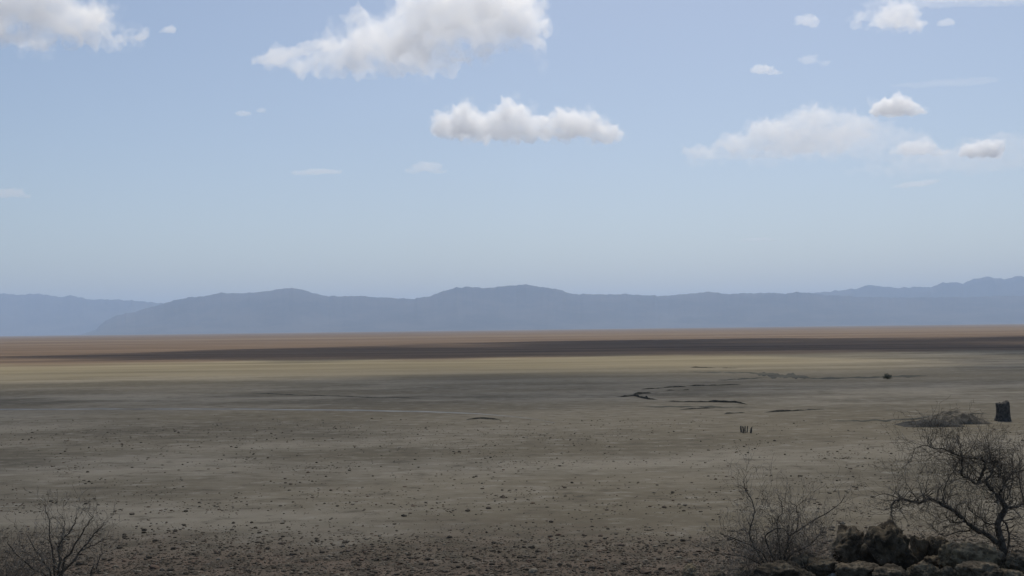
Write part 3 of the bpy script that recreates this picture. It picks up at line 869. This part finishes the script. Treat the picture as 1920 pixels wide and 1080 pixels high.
# ------------------------------------------------------------------ stones on the flat
def mat_stone():
    m = NT('field_stone')
    geo = m.n('NewGeometry'); oi = m.n('ObjectInfo')
    r = m.math('FRACT', m.math('ADD', m.math('MULTIPLY', geo.outputs['Random Per Island'], 3.17), m.math('MULTIPLY', oi.outputs['Random'], 5.3)))
    ramp = m.n('ValToRGB'); m.l(r, ramp.inputs[0])
    el = ramp.color_ramp.elements
    el[0].position = 0; el[0].color = rgb(0.046, 0.038, 0.028)
    el[1].position = 1; el[1].color = rgb(0.330, 0.285, 0.205)
    for p, c in ((.35, (0.070, 0.058, 0.043)), (.60, (0.110, 0.090, 0.065)), (.76, (0.150, 0.095, 0.066)), (.88, (0.200, 0.172, 0.130))):
        e = el.new(p); e.color = rgb(*c)
    n = m.noise(geo.outputs['Position'], 14.0, 4, .6)
    c = m.mix(m.maprange(n, .35, .65), ramp.outputs[0], m.mix(.5, ramp.outputs[0], rgb(0.16, 0.130, 0.090)))
    m.bsdf(c, .95, .12)
    return m.mat
STONE = mat_stone()
def stone_mesh(seed, sub):
    bm = bmesh.new(); bmesh.ops.create_icosphere(bm, subdivisions=sub, radius=1.0)
    for w in bm.verts:
        d = w.co.normalized()
        n = .35 * mnoise.noise(d * 1.4 + Vector((seed * 3.1, 0, 0))) + .18 * mnoise.noise(d * 3.3 + Vector((0, seed * 2.2, 0)))
        w.co = d * (1 + n)
    bm.verts.ensure_lookup_table()
    return bm
stone_variants = []
for i in range(10):
    bm = stone_mesh(i + 1, 2)
    me = bpy.data.meshes.new('stone'); bm.to_mesh(me); bm.free(); me.materials.append(STONE)
    stone_variants.append(me)
low_variants = []
for i in range(6):
    bm = stone_mesh(i + 31, 1)
    low_variants.append((np.array([w.co[:] for w in bm.verts]), np.array([[q.index for q in fc.verts] for fc in bm.faces])))
    bm.free()

spots = []
def density(px, py):
    n = mnoise.fractal((px * .006, py * .035, 3.0), 1.0, 2.0, 4)
    if py > 965:
        return min(1.0, max(0.03, sstep(965, 1055, py + 26 * n)))
    if py > 880:
        return max(0.01, .07 + .22 * n + .12 * sstep(900, 965, py))
    if py > 785:
        return max(0.0, .08 + .75 * max(0, n) + .40 * math.exp(-((py - 812) / 18) ** 2) * (1 - sstep(900, 1500, px)))
    return 0.02
rs = random.Random(23)
while len(spots) < 64000:
    px = rs.uniform(-160, 2080); py = 775 + 400 * rs.random() ** .8
    if rs.random() > density(px, py): continue
    gp = ground_at(px, py)
    if terrain(gp.x, gp.y, False) > .15: continue
    s = .020 + .024 * rs.expovariate(1.0)                 # half width in metres
    if py < 960: s = .030 + .026 * rs.expovariate(1.0)
    s = min(s, .16)
    spots.append((s / gp.y * (1 if 0 < px < 1920 and py < 1080 else .2), gp.x, gp.y, s, px, py))
for px, py, s in ((435, 1041, .22), (700, 1072, .18), (880, 1065, .18), (1290, 1052, .2), (1110, 1066, .22), (1050, 1060, .16), (290, 1066, .24), (320, 1070, .18),
                  (248, 965, .20), (1000, 1073, .26), (150, 1058, .28), (540, 1062, .24), (1210, 1074, .30)):
    gp = ground_at(px, py); spots.append((9 + s, gp.x, gp.y, s, px, py))
spots.sort(reverse=True)
big, rest = spots[:290], spots[290:]
for i, (_, x, y, s, px, py) in enumerate(big):
    o = bpy.data.objects.new('stone', stone_variants[i % 10]); C.objects.link(o)
    zs = s * rs.uniform(.32, .6)
    o.scale = (s * rs.uniform(.85, 1.3), s * rs.uniform(.7, 1.1), zs)
    o.rotation_euler = (rs.uniform(-.2, .2), rs.uniform(-.2, .2), rs.uniform(0, 6.28))
    o.location = (x, y, terrain(x, y) + zs * .45)
    tag(o, 'larger dark stone among the many scattered over the near mud', 'stone', 'larger stones strewn over the near flat')
# stones on the knoll's soil and the thousands of small clods
for _ in range(1500):
    side = rs.random()
    x = rs.uniform(3.4, 12.5) if side < .65 else rs.uniform(-10.5, -4.8)
    y = rs.uniform(14, 23) if side < .65 else rs.uniform(13, 20)
    rest.append((0, x, y, .02 * (1 + rs.expovariate(1.2)), 0, 0))
for _ in range(420):
    y = rs.uniform(17.5, 21.5); x = rs.uniform(3.9, 10.2) * y / 21
    rest.append((0, x, y, .035 + .04 * rs.expovariate(1.0), 0, 0))
V = []; FF = []; off = 0
for (_, x, y, s, px, py) in rest:
    lv, lf = low_variants[rs.randrange(6)]
    a = rs.uniform(0, 6.28); ca, sa = math.cos(a), math.sin(a)
    zs = s * rs.uniform(.3, .65)
    q = lv * np.array([s * rs.uniform(.8, 1.4), s, zs])
    w = np.stack([q[:, 0] * ca - q[:, 1] * sa + x, q[:, 0] * sa + q[:, 1] * ca + y, q[:, 2] + terrain(x, y) + zs * .35], 1)
    V.append(w); FF.append(lf + off); off += len(lv)
V = np.concatenate(V); FF = np.concatenate(FF)
gm = mesh_from('gravel', V.tolist(), FF.tolist())
tag(link_mesh('gravel', gm, STONE), 'small stones and clods strewn over the mud flat', kind='stuff')

# ------------------------------------------------------------------ dry grass on the knoll
def mat_grass():
    m = NT('dry_grass')
    geo = m.n('NewGeometry')
    ramp = m.n('ValToRGB'); m.l(geo.outputs['Random Per Island'], ramp.inputs[0])
    el = ramp.color_ramp.elements
    el[0].color = rgb(0.052, 0.046, 0.028); el[1].color = rgb(0.170, 0.132, 0.080)
    e = el.new(.5); e.color = rgb(0.095, 0.078, 0.045)
    m.bsdf(ramp.outputs[0], .9, .1)
    return m.mat
v = []; f = []
def blade(x, y, h, lean):
    a = rs.uniform(0, 6.28); z = terrain(x, y) - .01
    dx, dy = math.cos(a) * lean, math.sin(a) * lean
    w = .0035 + .003 * rs.random(); b = rs.uniform(0, 3.14); wx, wy = math.cos(b) * w, math.sin(b) * w
    i = len(v)
    v.extend([(x - wx, y - wy, z), (x + wx, y + wy, z), (x + dx * .4 + wx * .7, y + dy * .4 + wy * .7, z + h * .6), (x + dx * .4 - wx * .7, y + dy * .4 - wy * .7, z + h * .6), (x + dx, y + dy, z + h)])
    f.append((i, i + 1, i + 2, i + 3)); f.append((i + 3, i + 2, i + 4))
def tuft(x, y, n, h):
    for _ in range(n):
        blade(x + rs.gauss(0, .07), y + rs.gauss(0, .07), h * rs.uniform(.4, 1.1), h * rs.uniform(.1, .7))
for _ in range(600):
    x = rs.uniform(3.6, 12.5); tuft(x, rs.uniform(17, 22.8), rs.randrange(8, 26), rs.uniform(.10, .24))
for _ in range(420):
    tuft(rs.gauss(4.7, .7), rs.uniform(19.5, 22), rs.randrange(10, 30), rs.uniform(.12, .30))
for _ in range(420):
    x = -rs.uniform(6.0, 9.8); tuft(x, rs.uniform(15.5, 19), rs.randrange(10, 30), rs.uniform(.2, .46) * (1 if x < -7.0 else .6))
tag(link_mesh('dry_grass', mesh_from('dry_grass', v, f), mat_grass()), 'dry brown grass tufts on the stony knoll', kind='stuff')
